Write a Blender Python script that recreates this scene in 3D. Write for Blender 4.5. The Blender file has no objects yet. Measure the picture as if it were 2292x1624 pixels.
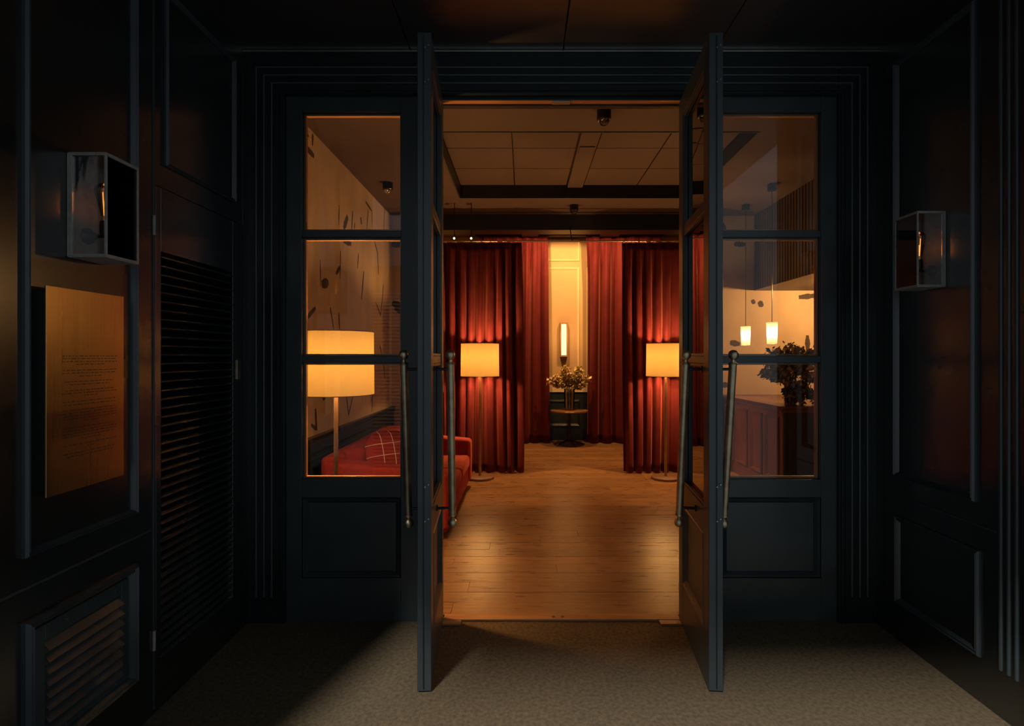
import bpy, math, random
from mathutils import Vector, Matrix
random.seed(7)
C = bpy.context.scene.collection
sc = bpy.context.scene
# ---------------------------------------------------------------- camera
F = 1199.0; VX, VY = 1172.0, 797.0; EYE = 1.45      # focal length in px, vanishing point, eye height
cam = bpy.data.cameras.new('camera'); camo = bpy.data.objects.new('camera', cam); C.objects.link(camo)
camo.location = (0, 0, EYE); camo.rotation_euler = (math.pi/2, 0, 0)
cam.sensor_width = 36; cam.lens = 36*F/2292
cam.shift_x = (1146-VX)/2292; cam.shift_y = (VY-812)/2292
cam.clip_start = .02
sc.camera = camo
def at(px, py, Y): return Vector(((px-VX)*Y/F, Y, EYE+(VY-py)*Y/F))
def on_x(px, py, X): return at(px, py, F*X/(px-VX))      # point on a wall of constant X
# ---------------------------------------------------------------- world and exposure
w = bpy.data.worlds.new('world'); sc.world = w; w.use_nodes = True
bg = w.node_tree.nodes['Background']; bg.inputs[0].default_value = (.83, .93, 1.0, 1); bg.inputs[1].default_value = .26
sun = bpy.data.lights.new('daylight', 'SUN'); sun.energy = 2.6; sun.angle = math.radians(6); sun.color = (1, .97, .92)
suno = bpy.data.objects.new('daylight', sun); C.objects.link(suno); suno.location = (-3, -4, 5)
suno.rotation_euler = Vector((.42, 1.0, -1.12)).to_track_quat('-Z', 'Y').to_euler()
sc.view_settings.view_transform = 'Standard'; sc.view_settings.look = 'None'
sc.view_settings.exposure = 0.2; sc.view_settings.gamma = 1; sc.view_settings.use_curve_mapping = False
sc.cycles.max_bounces = 10; sc.cycles.diffuse_bounces = 4; sc.cycles.glossy_bounces = 5
sc.cycles.transparent_max_bounces = 16; sc.cycles.transmission_bounces = 8
sc.cycles.caustics_reflective = False; sc.cycles.caustics_refractive = False
sc.cycles.sample_clamp_indirect = 4.0
WARM = (1.0, .49, .15)
# ---------------------------------------------------------------- materials
M = {}
def mat(name, col, rough=.5, metal=0, spec=.5, var=0, vscale=5, bump=0, bscale=60, stretch=(1,1,1), rvar=0, coat=0, sheen=0, sheentint=None, objvar=0):
    m = bpy.data.materials.new(name); m.use_nodes = True; M[name] = m
    nt = m.node_tree; N = nt.nodes; L = nt.links; b = N['Principled BSDF']
    b.inputs['Base Color'].default_value = (*col, 1); b.inputs['Roughness'].default_value = rough
    b.inputs['Metallic'].default_value = metal; b.inputs['Specular IOR Level'].default_value = spec
    b.inputs['Coat Weight'].default_value = coat; b.inputs['Coat Roughness'].default_value = max(.24, rough-.03); b.inputs['Coat IOR'].default_value = 1.85
    if sheen:
        b.inputs['Sheen Weight'].default_value = sheen; b.inputs['Sheen Roughness'].default_value = .35
        b.inputs['Sheen Tint'].default_value = (*(sheentint or col), 1)
    tc = N.new('ShaderNodeTexCoord'); mp = N.new('ShaderNodeMapping'); mp.inputs['Scale'].default_value = stretch
    L.new(tc.outputs['Object'], mp.inputs[0])
    src = mp.outputs[0]
    if objvar:
        oi = N.new('ShaderNodeObjectInfo'); ad = N.new('ShaderNodeVectorMath'); ad.operation = 'MULTIPLY_ADD'
        ad.inputs[1].default_value = (37, 53, 71); L.new(oi.outputs['Random'], ad.inputs[0]); L.new(src, ad.inputs[2]); src = ad.outputs[0]
    last = None
    if var:
        n = N.new('ShaderNodeTexNoise'); n.inputs['Scale'].default_value = vscale; n.inputs['Detail'].default_value = 6
        L.new(src, n.inputs['Vector'])
        r = N.new('ShaderNodeMapRange'); r.inputs['From Min'].default_value = .25; r.inputs['From Max'].default_value = .75
        r.inputs['To Min'].default_value = 1-var; r.inputs['To Max'].default_value = 1+var
        L.new(n.outputs['Fac'], r.inputs[0])
        hv = N.new('ShaderNodeHueSaturation'); hv.inputs['Color'].default_value = (*col, 1)
        if objvar:
            mm = N.new('ShaderNodeMath'); mm.operation = 'MULTIPLY_ADD'; mm.inputs[1].default_value = objvar; mm.inputs[2].default_value = 1-objvar/2
            L.new(oi.outputs['Random'], mm.inputs[0])
            m2 = N.new('ShaderNodeMath'); m2.operation = 'MULTIPLY'; L.new(mm.outputs[0], m2.inputs[0]); L.new(r.outputs[0], m2.inputs[1])
            L.new(m2.outputs[0], hv.inputs['Value'])
        else: L.new(r.outputs[0], hv.inputs['Value'])
        L.new(hv.outputs[0], b.inputs['Base Color'])
        if rvar:
            rr = N.new('ShaderNodeMapRange'); rr.inputs['To Min'].default_value = rough-rvar; rr.inputs['To Max'].default_value = rough+rvar
            L.new(n.outputs['Fac'], rr.inputs[0]); L.new(rr.outputs[0], b.inputs['Roughness'])
    if bump:
        n2 = N.new('ShaderNodeTexNoise'); n2.inputs['Scale'].default_value = bscale; n2.inputs['Detail'].default_value = 4
        L.new(src, n2.inputs['Vector'])
        bp = N.new('ShaderNodeBump'); bp.inputs['Strength'].default_value = bump; bp.inputs['Distance'].default_value = .01
        L.new(n2.outputs['Fac'], bp.inputs['Height']); L.new(bp.outputs[0], b.inputs['Normal'])
    return m
mat('teal_lacquer', (.004, .008, .009), .27, spec=1.0, coat=1.0, var=.25, vscale=6, bump=.006, bscale=10, rvar=.02)
mat('teal_paint', (.008, .017, .019), .34, spec=.5, var=.25, vscale=6, bump=.03, bscale=14, rvar=.05)
mat('teal_door_lit_trim', (.036, .050, .055), .36, spec=.8, var=.25, vscale=6, bump=.03, bscale=14, rvar=.05)  # door paint; on wall mouldings and reeds its lighter tone colours in daylight
mat('ceiling_lacquer', (.016, .009, .007), .40, spec=1.0, coat=1.0, var=.35, vscale=3, bump=.02, bscale=8, rvar=.06)
mat('dark_wainscot', (.012, .018, .020), .35, var=.2)
mat('black_paint', (.008, .010, .012), .45, var=.2)
mat('carpet', (.205, .15, .09), .95, spec=.1, var=.35, vscale=60, bump=.8, bscale=420)
mat('oak', (.27, .145, .07), .30, spec=.7, var=.35, vscale=5, stretch=(1, 9, 9), bump=.12, bscale=26, rvar=.1, objvar=.35)
mat('oak_edge', (.40, .20, .09), .4, var=.3, vscale=5, stretch=(1, 9, 9))
mat('velvet', (.088, .0085, .013), .75, spec=.2, var=.2, vscale=7, sheen=.42, sheentint=(.8, .24, .18))
mat('sofa_fabric', (.30, .032, .026), .85, spec=.2, var=.15, vscale=30, bump=.15, bscale=300, sheen=.3, sheentint=(1, .25, .2))
mat('cream_wall', (.50, .355, .22), .75, spec=.2, var=.06, vscale=2)
mat('cream_trim', (.72, .58, .41), .5, var=.04, vscale=3)
mat('hall_ceiling', (.075, .046, .042), .7, var=.08, vscale=3)
mat('mural_wall', (.60, .48, .36), .8, spec=.2, var=.16, vscale=2.6, stretch=(1, 1, .5))
mat('brush_ink', (.07, .055, .05), .8, var=.3, vscale=9)
mat('lantern_metal', (.38, .35, .32), .5, metal=.15, var=.25, vscale=30)
mat('black_metal', (.012, .012, .014), .28, metal=.3, var=.2)
mat('aged_brass', (.60, .50, .34), .40, metal=1, var=.35, vscale=18, rvar=.12, bump=.06, bscale=90)
mat('bright_brass', (.75, .50, .20), .25, metal=1, var=.15)
mat('brushed_brass', (1.0, .68, .32), .28, metal=1, var=.09, vscale=9, stretch=(1, 14, .25), rvar=.02)
mat('engraving', (.045, .025, .012), .6, var=.2)
mat('chrome', (.75, .75, .75), .12, metal=1, var=.05)
mat('screw_metal', (.5, .5, .48), .3, metal=1, var=.1)
mat('lamp_wood', (.34, .21, .12), .5, var=.2, vscale=12, stretch=(6, 6, 1))
mat('lamp_base_stone', (.20, .11, .07), .5, var=.12)
mat('desk_wood', (.13, .045, .026), .32, var=.35, vscale=5, stretch=(9, 9, 1), rvar=.08)
mat('slat_wood', (.055, .038, .03), .5, var=.3, vscale=4, stretch=(5, 5, 1))
mat('table_wood', (.22, .10, .05), .3, var=.25, vscale=8)
mat('leaf_dark', (.19, .18, .06), .6, var=.5, vscale=12)
mat('leaf_gold', (.78, .62, .22), .6, var=.4, vscale=25)
mat('petal', (.70, .50, .38), .7, var=.3, vscale=25)
mat('stem', (.10, .08, .03), .6, var=.2)
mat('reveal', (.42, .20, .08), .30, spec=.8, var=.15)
mat('asphalt', (.15, .18, .20), .9, var=.2, bump=.3, bscale=80)
mat('shutter_white', (.75, .76, .80), .5, var=.05)
mat('shutter_frame', (.08, .08, .10), .6, var=.1)
mat('white_print', (.8, .72, .66), .8, var=.05)
def glassy(name, tint, refl_add=0.0, ior=1.5, rough=0.0):
    m = bpy.data.materials.new(name); m.use_nodes = True; M[name] = m
    nt = m.node_tree; N = nt.nodes; L = nt.links
    for n in list(N): N.remove(n)
    o = N.new('ShaderNodeOutputMaterial'); t = N.new('ShaderNodeBsdfTransparent'); g = N.new('ShaderNodeBsdfGlossy')
    t.inputs[0].default_value = (*tint, 1); g.inputs['Roughness'].default_value = rough
    f = N.new('ShaderNodeFresnel'); f.inputs[0].default_value = ior
    nn = N.new('ShaderNodeTexNoise'); nn.inputs['Scale'].default_value = 2.2
    bp = N.new('ShaderNodeBump'); bp.inputs['Strength'].default_value = .015; bp.inputs['Distance'].default_value = .01
    L.new(nn.outputs['Fac'], bp.inputs['Height']); L.new(bp.outputs[0], g.inputs['Normal'])
    a = N.new('ShaderNodeMath'); a.operation = 'ADD'; a.use_clamp = True; a.inputs[1].default_value = refl_add
    L.new(f.outputs[0], a.inputs[0])
    mx = N.new('ShaderNodeMixShader'); L.new(a.outputs[0], mx.inputs[0]); L.new(t.outputs[0], mx.inputs[1]); L.new(g.outputs[0], mx.inputs[2])
    L.new(mx.outputs[0], o.inputs[0])
glassy('window_glass', (.94, .95, .96), .0)
glassy('door_glass', (.78, .78, .78), .34)
glassy('clear_glass', (.93, .93, .92), .03)
glassy('bulb_glass', (.92, .62, .32), .12)
glassy('vase_glass', (.85, .83, .75), .05)
def shade_mat(name, col, trans):
    m = bpy.data.materials.new(name); m.use_nodes = True; M[name] = m
    nt = m.node_tree; N = nt.nodes; L = nt.links
    for n in list(N): N.remove(n)
    o = N.new('ShaderNodeOutputMaterial'); d = N.new('ShaderNodeBsdfDiffuse'); t = N.new('ShaderNodeBsdfTranslucent')
    tc = N.new('ShaderNodeTexCoord'); no = N.new('ShaderNodeTexNoise'); no.inputs['Scale'].default_value = 90; L.new(tc.outputs['Object'], no.inputs['Vector'])
    r = N.new('ShaderNodeMapRange'); r.inputs['To Min'].default_value = .85; r.inputs['To Max'].default_value = 1.15; L.new(no.outputs['Fac'], r.inputs[0])
    h = N.new('ShaderNodeHueSaturation'); h.inputs['Color'].default_value = (*trans, 1); L.new(r.outputs[0], h.inputs['Value']); L.new(h.outputs[0], t.inputs[0])
    d.inputs[0].default_value = (*col, 1)
    mx = N.new('ShaderNodeAddShader'); L.new(d.outputs[0], mx.inputs[0]); L.new(t.outputs[0], mx.inputs[1]); L.new(mx.outputs[0], o.inputs[0])
shade_mat('lamp_shade_linen', (.45, .38, .27), (.049, .036, .014))
shade_mat('pendant_shade', (.40, .36, .28), (.075, .072, .053))
def emis(name, col, s):
    m = bpy.data.materials.new(name); m.use_nodes = True; M[name] = m
    b = m.node_tree.nodes['Principled BSDF']; b.inputs['Base Color'].default_value = (*col, 1)
    b.inputs['Emission Color'].default_value = (*col, 1); b.inputs['Emission Strength'].default_value = s
emis('lit_diffuser', (1, .72, .34), 1.35)
emis('lit_spot', (1, .62, .26), 5)
emis('filament', (1, .42, .08), 2.5)
# ---------------------------------------------------------------- mesh helpers
WL = {}
class MB:
    def __init__(s): s.v = []; s.f = []
    def add(s, vs, fs):
        n = len(s.v); s.v += [Vector(p) for p in vs]; s.f += [[i+n for i in f] for f in fs]; return s
    def box(s, x0, x1, y0, y1, z0, z1, mtx=None):
        vs = [Vector((x, y, z)) for x in (x0, x1) for y in (y0, y1) for z in (z0, z1)]
        if mtx is not None: vs = [mtx @ p for p in vs]
        return s.add(vs, [(0,1,3,2), (4,6,7,5), (0,4,5,1), (2,3,7,6), (0,2,6,4), (1,5,7,3)])
    def cyl(s, a, b, r, r2=None, n=12, caps=True):
        a = Vector(a); b = Vector(b); r2 = r if r2 is None else r2
        d = (b-a).normalized(); u = d.orthogonal().normalized(); t = d.cross(u)
        vs = [a+(u*math.cos(k*2*math.pi/n)+t*math.sin(k*2*math.pi/n))*r for k in range(n)]
        vs += [b+(u*math.cos(k*2*math.pi/n)+t*math.sin(k*2*math.pi/n))*r2 for k in range(n)]
        fs = [(k, (k+1)%n, n+(k+1)%n, n+k) for k in range(n)]
        if caps: fs += [tuple(range(n-1, -1, -1)), tuple(range(n, 2*n))]
        return s.add(vs, fs)
    def lathe(s, prof, o=(0,0,0), n=24, axis=None):
        o = Vector(o); R = Matrix.Identity(3)
        if axis is not None: R = Vector((0,0,1)).rotation_difference(Vector(axis)).to_matrix()
        vs = []
        for r, z in prof:
            for k in range(n):
                a = k*2*math.pi/n; vs.append(o + R @ Vector((r*math.cos(a), r*math.sin(a), z)))
        fs = []
        for i in range(len(prof)-1):
            for k in range(n): fs.append((i*n+k, i*n+(k+1)%n, (i+1)*n+(k+1)%n, (i+1)*n+k))
        return s.add(vs, fs)
    def ball(s, c, r, n=16):
        return s.lathe([(max(r*math.sin(i*math.pi/10), 1e-5), -r*math.cos(i*math.pi/10)) for i in range(11)], c, n)
    def tube(s, pts, r, n=8):
        for a, b in zip(pts, pts[1:]): s.cyl(a, b, r, n=n)
        return s
    def ring(s, c, R, r, axis='x', n=12, m=5):
        vs = []; fs = []
        for i in range(n):
            a = i*2*math.pi/n
            for j in range(m):
                b = j*2*math.pi/m; rr = R+r*math.cos(b)
                p = (r*math.sin(b), rr*math.cos(a), rr*math.sin(a)) if axis == 'x' else ((rr*math.cos(a), rr*math.sin(a), r*math.sin(b)))
                vs.append(Vector(c)+Vector(p))
        for i in range(n):
            for j in range(m): fs.append((i*m+j, ((i+1)%n)*m+j, ((i+1)%n)*m+(j+1)%m, i*m+(j+1)%m))
        return s.add(vs, fs)
    def build(s, name, m, parent=None, bev=0, seg=2, smooth=False, local=False, solid=0, sub=0):
        me = bpy.data.meshes.new(name)
        off = Vector((0,0,0))
        if parent is not None and not local: off = WL.get(parent.name, Vector((0,0,0)))
        me.from_pydata([p-off for p in s.v], [], s.f); me.update()
        import bmesh
        bm = bmesh.new(); bm.from_mesh(me); bmesh.ops.recalc_face_normals(bm, faces=bm.faces); bm.to_mesh(me); bm.free()
        me.materials.append(M[m])
        o = bpy.data.objects.new(name, me); C.objects.link(o)
        if parent is not None:
            o.parent = parent; WL[o.name] = off if not local else Vector((0,0,0))
        if smooth or bev:
            for p in me.polygons: p.use_smooth = True
            if smooth and not bev:
                try: me.set_sharp_from_angle(angle=math.radians(40))
                except Exception: pass
        if sub:
            q = o.modifiers.new('sub', 'SUBSURF'); q.levels = q.render_levels = sub
        if solid:
            q = o.modifiers.new('solid', 'SOLIDIFY'); q.thickness = solid; q.offset = 0
        if bev:
            q = o.modifiers.new('bevel', 'BEVEL'); q.width = bev; q.segments = seg; q.limit_method = 'ANGLE'; q.harden_normals = True
        return o
def B(*a, mtx=None): return MB().box(*a, mtx=mtx)
def tag(o, label, cat, group=None, kind=None):
    o['label'] = label; o['category'] = cat
    if group: o['group'] = group
    if kind: o['kind'] = kind
    return o
def thing(name, loc, label=None, cat=None, group=None, rz=0, kind=None):
    o = bpy.data.objects.new(name, None); C.objects.link(o); o.location = loc; o.rotation_euler = (0, 0, rz)
    o.empty_display_size = .1; WL[o.name] = Vector(loc)
    if label: tag(o, label, cat, group)
    if kind: o['kind'] = kind
    return o
def struct(o, label=None, cat=None):
    o['kind'] = 'structure'
    if label: o['label'] = label
    if cat: o['category'] = cat
    return o
def copy_thing(root, loc):
    r = root.copy(); C.objects.link(r); r.location = loc
    def rec(src, dst):
        for ch in list(src.children):
            c = ch.copy(); C.objects.link(c); c.parent = dst; rec(ch, c)
    rec(root, r); return r
def panel_frame(axis, c, a0, a1, z0, z1, sgn, wd=.028, pr=.016):
    """moulded picture-frame beading on a wall; axis 'x': wall of constant x=c, running along y"""
    mb = MB()
    prof = [(0, 0), (0, pr*.55), (wd*.22, pr), (wd*.45, pr*.6), (wd*.6, pr*.85), (wd*.85, pr*.35), (wd, 0)]
    n = len(prof); corners = [(a0, z0, 1, 1), (a1, z0, -1, 1), (a1, z1, -1, -1), (a0, z1, 1, -1)]
    vs = []
    for (a, z, da, dz) in corners:
        for (t, h) in prof:
            A = a+da*t; Z = z+dz*t
            vs.append((c+sgn*h, A, Z) if axis == 'x' else (A, c+sgn*h, Z))
    fs = []
    for i in range(4):
        j = (i+1) % 4
        for k in range(n-1): fs.append((i*n+k, i*n+k+1, j*n+k+1, j*n+k))
    return mb.add(vs, fs)

XL, XR, YF = -1.5, 1.915, 2.96        # vestibule walls and front wall
VC = 3.11                              # vestibule ceiling
HL, HR, HC = -1.75, 3.05, 3.31         # hall walls, hall ceiling
YB, YE = 7.1, 9.25                     # cross wall with the opening, end wall
CX = .2075                             # centre of the entrance
# ---------------------------------------------------------------- vestibule shell
wl = struct(thing('wall_left', (XL, 2.0, 0)), 'glossy blue-black panelled left wall of the entrance porch')
MB().box(XL-.08, XL, .60, 2.185, 0, VC+.05).build('wall_board', 'teal_lacquer', wl)
MB().box(XL-.08, XL, 2.86, YF+.02, 0, VC+.05).box(XL-.08, XL-.001, 2.185, 2.86, 2.15, VC+.05).box(XL-.08, XL, 2.185, 2.86, 0, .06).build('wall_board', 'teal_lacquer', wl)
panel_frame('x', XL, 1.60, 2.065, .845, 3.20, 1, wd=.021, pr=.02).build('panel_moulding', 'teal_door_lit_trim', wl)  # lighter than the wall: grazing daylight put into the moulding colour
panel_frame('x', XL, 2.235, 2.775, 2.245, 2.985, 1, wd=.021).build('panel_moulding', 'teal_door_lit_trim', wl)
B(XL-.002, XL+.004, .60, 2.17, .747, .755).build('dado_bead', 'teal_door_lit_trim', wl, bev=.0015)
B(XL-.002, XL+.005, 2.166, 2.172, .02, 3.08).build('edge_bead', 'teal_door_lit_trim', wl, bev=.001)
for z in (1.98, .30): MB().cyl((XL+.004, 2.168, z-.04), (XL+.004, 2.168, z+.04), .006).build('hinge', 'lantern_metal', wl, smooth=True)

wr = struct(thing('wall_right', (XR, 2.4, 0)), 'glossy blue-black panelled right wall of the entrance porch')
B(XR, XR+.08, 1.95, YF+.02, 0, VC+.05).build('wall_board', 'teal_lacquer', wr)
panel_frame('x', XR, 2.262, 2.756, .835, 2.955, -1, wd=.026, pr=.02).build('panel_moulding', 'teal_door_lit_trim', wr)  # moulding tone stands in for daylight grazing the edges
panel_frame('x', XR, 2.242, 2.752, .19, .635, -1, wd=.030).build('panel_moulding', 'teal_door_lit_trim', wr)
B(XR-.004, XR+.002, 2.17, 2.62, .735, .742).build('dado_bead', 'teal_door_lit_trim', wr, bev=.0015)
for x in (2240, 2258, 2276):
    y = F*XR/(x-VX); MB().cyl((XR+.001, y, .195), (XR+.001, y, 3.14), .009, n=12).ball((XR+.001, y, .195), .009, 10).build('reed', 'teal_door_lit_trim', wr, smooth=True)  # reeds lighter than the wall, daylight put into their colour
B(XR-.015, XR+.09, 1.90, 2.035, 0, VC+.05).build('corner_post', 'teal_paint', wr, bev=.004)

ce = struct(thing('ceiling', (0, 2, VC)), 'dark reddish lacquered ceiling of the entrance porch')
xs = [XL-.08, -.615, .215, 1.04, XR+.08]
for i, (a, b) in enumerate(zip(xs, xs[1:])):
    B(a+.003, b-.003, -.38, 2.93, VC, VC+.03).build('ceiling_panel', 'ceiling_lacquer', ce, bev=.002)
B(xs[0], xs[-1], -.38, YF+.05, VC+.031, VC+.06).build('ceiling_backing', 'black_paint', ce)
struct(B(XL, XR+.02, YF-.062, YF-.054, VC-.012, VC-.002).build('trim_1', 'screw_metal', bev=.001), 'thin metal strip between porch ceiling and door frame')

carpet = tag(B(XL-.02, XR+.02, 1.75, YF+.02, -.03, .0).build('carpet', 'carpet'), 'brown coir carpet covering the porch floor before the doors', 'carpet')
struct(B(-9, 9, -9, 1.75, -.08, -.004).build('ground', 'asphalt'), 'dark pavement outside the porch')
struct(B(-9, 9, 1.75, YF, -.12, -.05).build('ground', 'asphalt'), 'dark pavement outside the porch')

# ---------------------------------------------------------------- front wall: architrave
wf = struct(thing('wall_front', (CX, YF, 0)), 'blue-black reeded door surround facing the porch')
hwid = CX - XL
def mirx(x): return 2*CX - x
MB().box(XL-.02, -1.30, YF-.05, YF+.06, 0, 3.13).box(mirx(-1.30), XR+.02, YF-.05, YF+.06, 0, 3.13).build('jamb_casing', 'teal_paint', wf, bev=.003)
MB().box(-1.299, mirx(-1.299), YF-.05, YF+.06, 2.872, 3.13).build('head_casing', 'teal_paint', wf, bev=.003)
for k, (x, z) in enumerate([(-1.452, 3.018), (-1.410, 2.976), (-1.368, 2.933)]):
    y = YF-.052; r = .007
    for (a, b) in (((x, y, .146), (x, y, z)), ((x, y, z), (mirx(x), y, z)), ((mirx(x), y, z), (mirx(x), y, .146))):
        MB().cyl(a, b, r, n=12).ball(a, r, 8).build('reed', 'teal_door_lit_trim', wf, smooth=True)  # lighter than the casing, colours in thin light lines on the reeds
for k, (d, z) in enumerate([(-1.335, 2.895), (-1.312, 2.878)]):
    MB().box(d-.004, d+.004, YF-.058, YF-.048, .0, z).box(mirx(d)-.004, mirx(d)+.004, YF-.058, YF-.048, 0, z).box(d, mirx(d), YF-.058, YF-.048, z-.004, z+.004).build('fillet', 'teal_paint', wf, bev=.001)
# door head between the sidelights, and its underside strip with lamp glow put into the colour
B(-.50, mirx(-.50), YF-.03, YF+.08, 2.852, 2.871).build('door_head', 'teal_paint', wf, bev=.002)
B(-.46, mirx(-.46), YF+.012, YF+.05, 2.838, 2.851).build('door_stop', 'black_paint', wf, bev=.002)
MB().box(CX-.05, CX+.05, YF-.028, YF+.01, 2.842, 2.851).build('door_catch', 'screw_metal', wf, bev=.002)
B(-.50, mirx(-.50), YF-.028, YF+.011, 2.848, 2.8525).build('head_soffit', 'reveal', wf)  # orange tone imitates lamps reflected under the door head
# inner leaf of the front wall (hall side)
MB().box(HL-.1, XL-.02, YF, YF+.09, 0, HC+.2).box(XR+.02, 4.7, YF, YF+.09, 0, HC+.2).box(HL-.1, 4.7, YF+.061, YF+.09, 2.90, HC+.2).build('wall_board', 'cream_wall', wf)
# ---------------------------------------------------------------- sidelights
def sidelight(name, x0, x1, gx0, gx1, label):
    r = struct(thing(name, ((x0+x1)/2, YF, 0)), label)
    y0, y1 = YF-.028, YF+.03
    B(x0, gx0, y0, y1, 0, 2.872).build('stile', 'teal_door_lit_trim', r, bev=.002)
    B(gx1, x1, y0, y1, 0, 2.872).build('stile', 'teal_door_lit_trim', r, bev=.002)
    for z0, z1 in ((2.79, 2.872), (.677, .775), (0, .235)):
        B(gx0, gx1, y0+.001, y1-.001, z0, z1).build('rail', 'teal_door_lit_trim', r, bev=.002)
    for z0, z1 in ((2.103, 2.140), (1.415, 1.451)):
        B(gx0, gx1, y0+.003, y1-.003, z0, z1).build('muntin', 'teal_door_lit_trim', r, bev=.003)
    zs = [(2.140, 2.79), (1.451, 2.103), (.775, 1.415)]
    for z0, z1 in zs:
        B(gx0, gx1, YF-.003, YF+.003, z0, z1).build('pane', 'window_glass', r)
        b = .012
        MB().box(gx0, gx0+b, YF+.004, y1-.002, z0, z1).box(gx1-b, gx1, YF+.004, y1-.002, z0, z1).box(gx0+b, gx1-b, YF+.004, y1-.002, z0, z0+b).box(gx0+b, gx1-b, YF+.004, y1-.002, z1-b, z1).build('glazing_bead', 'reveal', r, bev=.0015)
    B(gx0, gx1, YF-.006, YF+.02, .235, .677).build('panel', 'teal_door_lit_trim', r)
    panel_frame('y', YF-.0065, gx0-.001, gx1+.001, .234, .678, -1, wd=.034, pr=.020).build('panel_moulding', 'teal_door_lit_trim', r, smooth=True)
    return r
GL0, GL1 = -1.215, -.672
sidelight('window_1', -1.30, -.502, GL0, GL1, 'tall three-pane sidelight left of the open doors, over a solid panel')
sidelight('window_2', mirx(-.502), mirx(-1.30), mirx(GL1), mirx(GL0), 'tall three-pane sidelight right of the open doors, over a solid panel')
# ---------------------------------------------------------------- door leaves
LEN = .645; TH = .030
def leaf(name, loc, rz, side, label):
    r = struct(thing(name, loc, rz=rz), label)
    def add(mb, nm, m, **k): return mb.build(nm, m, r, local=True, **k)
    st = .095
    add(B(-TH, TH, -st, 0, .008, 2.845), 'stile', 'teal_door_lit_trim', bev=.003)
    add(B(-TH, TH, -LEN, -LEN+st, .008, 2.845), 'stile', 'teal_door_lit_trim', bev=.003)
    for z0, z1 in ((2.735, 2.845), (.66, .775), (.008, .235)):
        add(B(-TH+.001, TH-.001, -LEN+st, -st, z0, z1), 'rail', 'teal_door_lit_trim', bev=.002)
    for z0, z1 in ((2.103, 2.140), (1.415, 1.451)):
        add(B(-TH+.006, TH-.006, -LEN+st, -st, z0, z1), 'muntin', 'teal_door_lit_trim', bev=.004)
    for z0, z1 in ((2.140, 2.735), (1.451, 2.103), (.775, 1.415)):
        add(B(-.003, .003, -LEN+st, -st, z0, z1), 'pane', 'door_glass')
        b = .013; mb = MB()
        for s in (-1, 1):
            a0, a1 = sorted((s*.004, s*(TH-.006)))
            mb.box(a0, a1, -LEN+st, -LEN+st+b, z0, z1).box(a0, a1, -st-b, -st, z0, z1).box(a0, a1, -LEN+st+b, -st-b, z0, z0+b).box(a0, a1, -LEN+st+b, -st-b, z1-b, z1)
        add(mb, 'glazing_bead', 'teal_door_lit_trim', bev=.002)
    add(B(-.012, .012, -LEN+st, -st, .235, .66), 'panel', 'teal_door_lit_trim')
    for s in (-1, 1):
        add(panel_frame('x', s*.0125, -LEN+st-.001, -st+.001, .234, .661, s, wd=.032, pr=.020), 'panel_moulding', 'teal_door_lit_trim', smooth=True)
    # shallow rebate lip along the free edge, flush bolts with screws, pivot
    add(B(-side*TH*.1-.002, -side*TH*.1+.002, -LEN-.004, -LEN+.001, .02, 2.83), 'rebate_lip', 'black_paint')
    for z in (.90, 2.79):
        pl = add(B(.001, .022, -LEN-.003, -LEN+.002, z-.17, z+.0), 'bolt_plate', 'teal_door_lit_trim', bev=.001)
        for dx, dz in ((.004, -.012), (.019, 0-.002), (.004, -.16), (.019, -.15)):
            MB().cyl((dx, -LEN-.0045, z+dz), (dx, -LEN-.002, z+dz), .003, n=8).build('screw', 'screw_metal', pl, local=True)
    add(MB().box(-.02, .02, -.05, -.01, 2.845, 2.852), 'pivot', 'screw_metal')
    # pull handles, both faces
    for s in (-1, 1):
        x = s*.104
        T = Vector((x, -.532, 1.425)); Bt = Vector((x, -.385, .682)); d = (T-Bt).normalized()
        h = add(MB().cyl(Bt+d*.012, T-d*.012, .0175, n=20), 'pull_handle', 'aged_brass', smooth=True)
        for P, q in ((T, 1), (Bt, -1)):
            MB().lathe([(.001, -.014), (.019, -.014), (.020, -.008), (.013, -.002), (.008, .004), (.008, .010), (.014, .014), (.0205, .022), (.0225, .032), (.0205, .043), (.013, .051), (.001, .0545)], P, 20, axis=d*q).build('finial', 'aged_brass', h, smooth=True, local=True)
        for z in (1.392, .725):
            t = (z-Bt.z)/(T.z-Bt.z); p = Bt.lerp(T, t)
            MB().cyl(p, (s*TH, p.y, p.z), .0065, n=12).cyl((s*(TH+.005), p.y, p.z), (s*(TH-.001), p.y, p.z), .015, n=14).build('standoff', 'black_metal', h, smooth=True, local=True)
    return r
leaf('door_1', (-.472, YF-.01, 0), math.radians(3.9), 1, 'left glazed blue-black door leaf standing open towards the porch')
leaf('door_2', (.886, YF-.01, 0), math.radians(-5.1), -1, 'right glazed blue-black door leaf standing open towards the porch')
# threshold
th = tag(MB().box(-.44, .86, YF-.03, YF+.04, 0.0, .012).build('threshold', 'oak_edge', bev=.003), 'worn wooden threshold board between the open door leaves', 'threshold')
for x0, x1, nm in ((-.44, -.34, 'left'), (.74, .86, 'right')):
    tag(B(x0, x1, YF-.075, YF-.032, 0, .010).build('floor_plate', 'oak_edge', bev=.002), f'small wooden floor plate at the {nm} end of the threshold', 'plate')
for x, sd in ((.165, 'left'), (.215, 'right')):
    tag(MB().cyl((x, YF+.0, .0121), (x, YF+.0, .014), .009, n=12).build('bolt_socket', 'black_metal'), f'small dark bolt hole in the middle of the threshold, {sd} of the two', 'bolt hole', 'bolt holes in the threshold')
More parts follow.
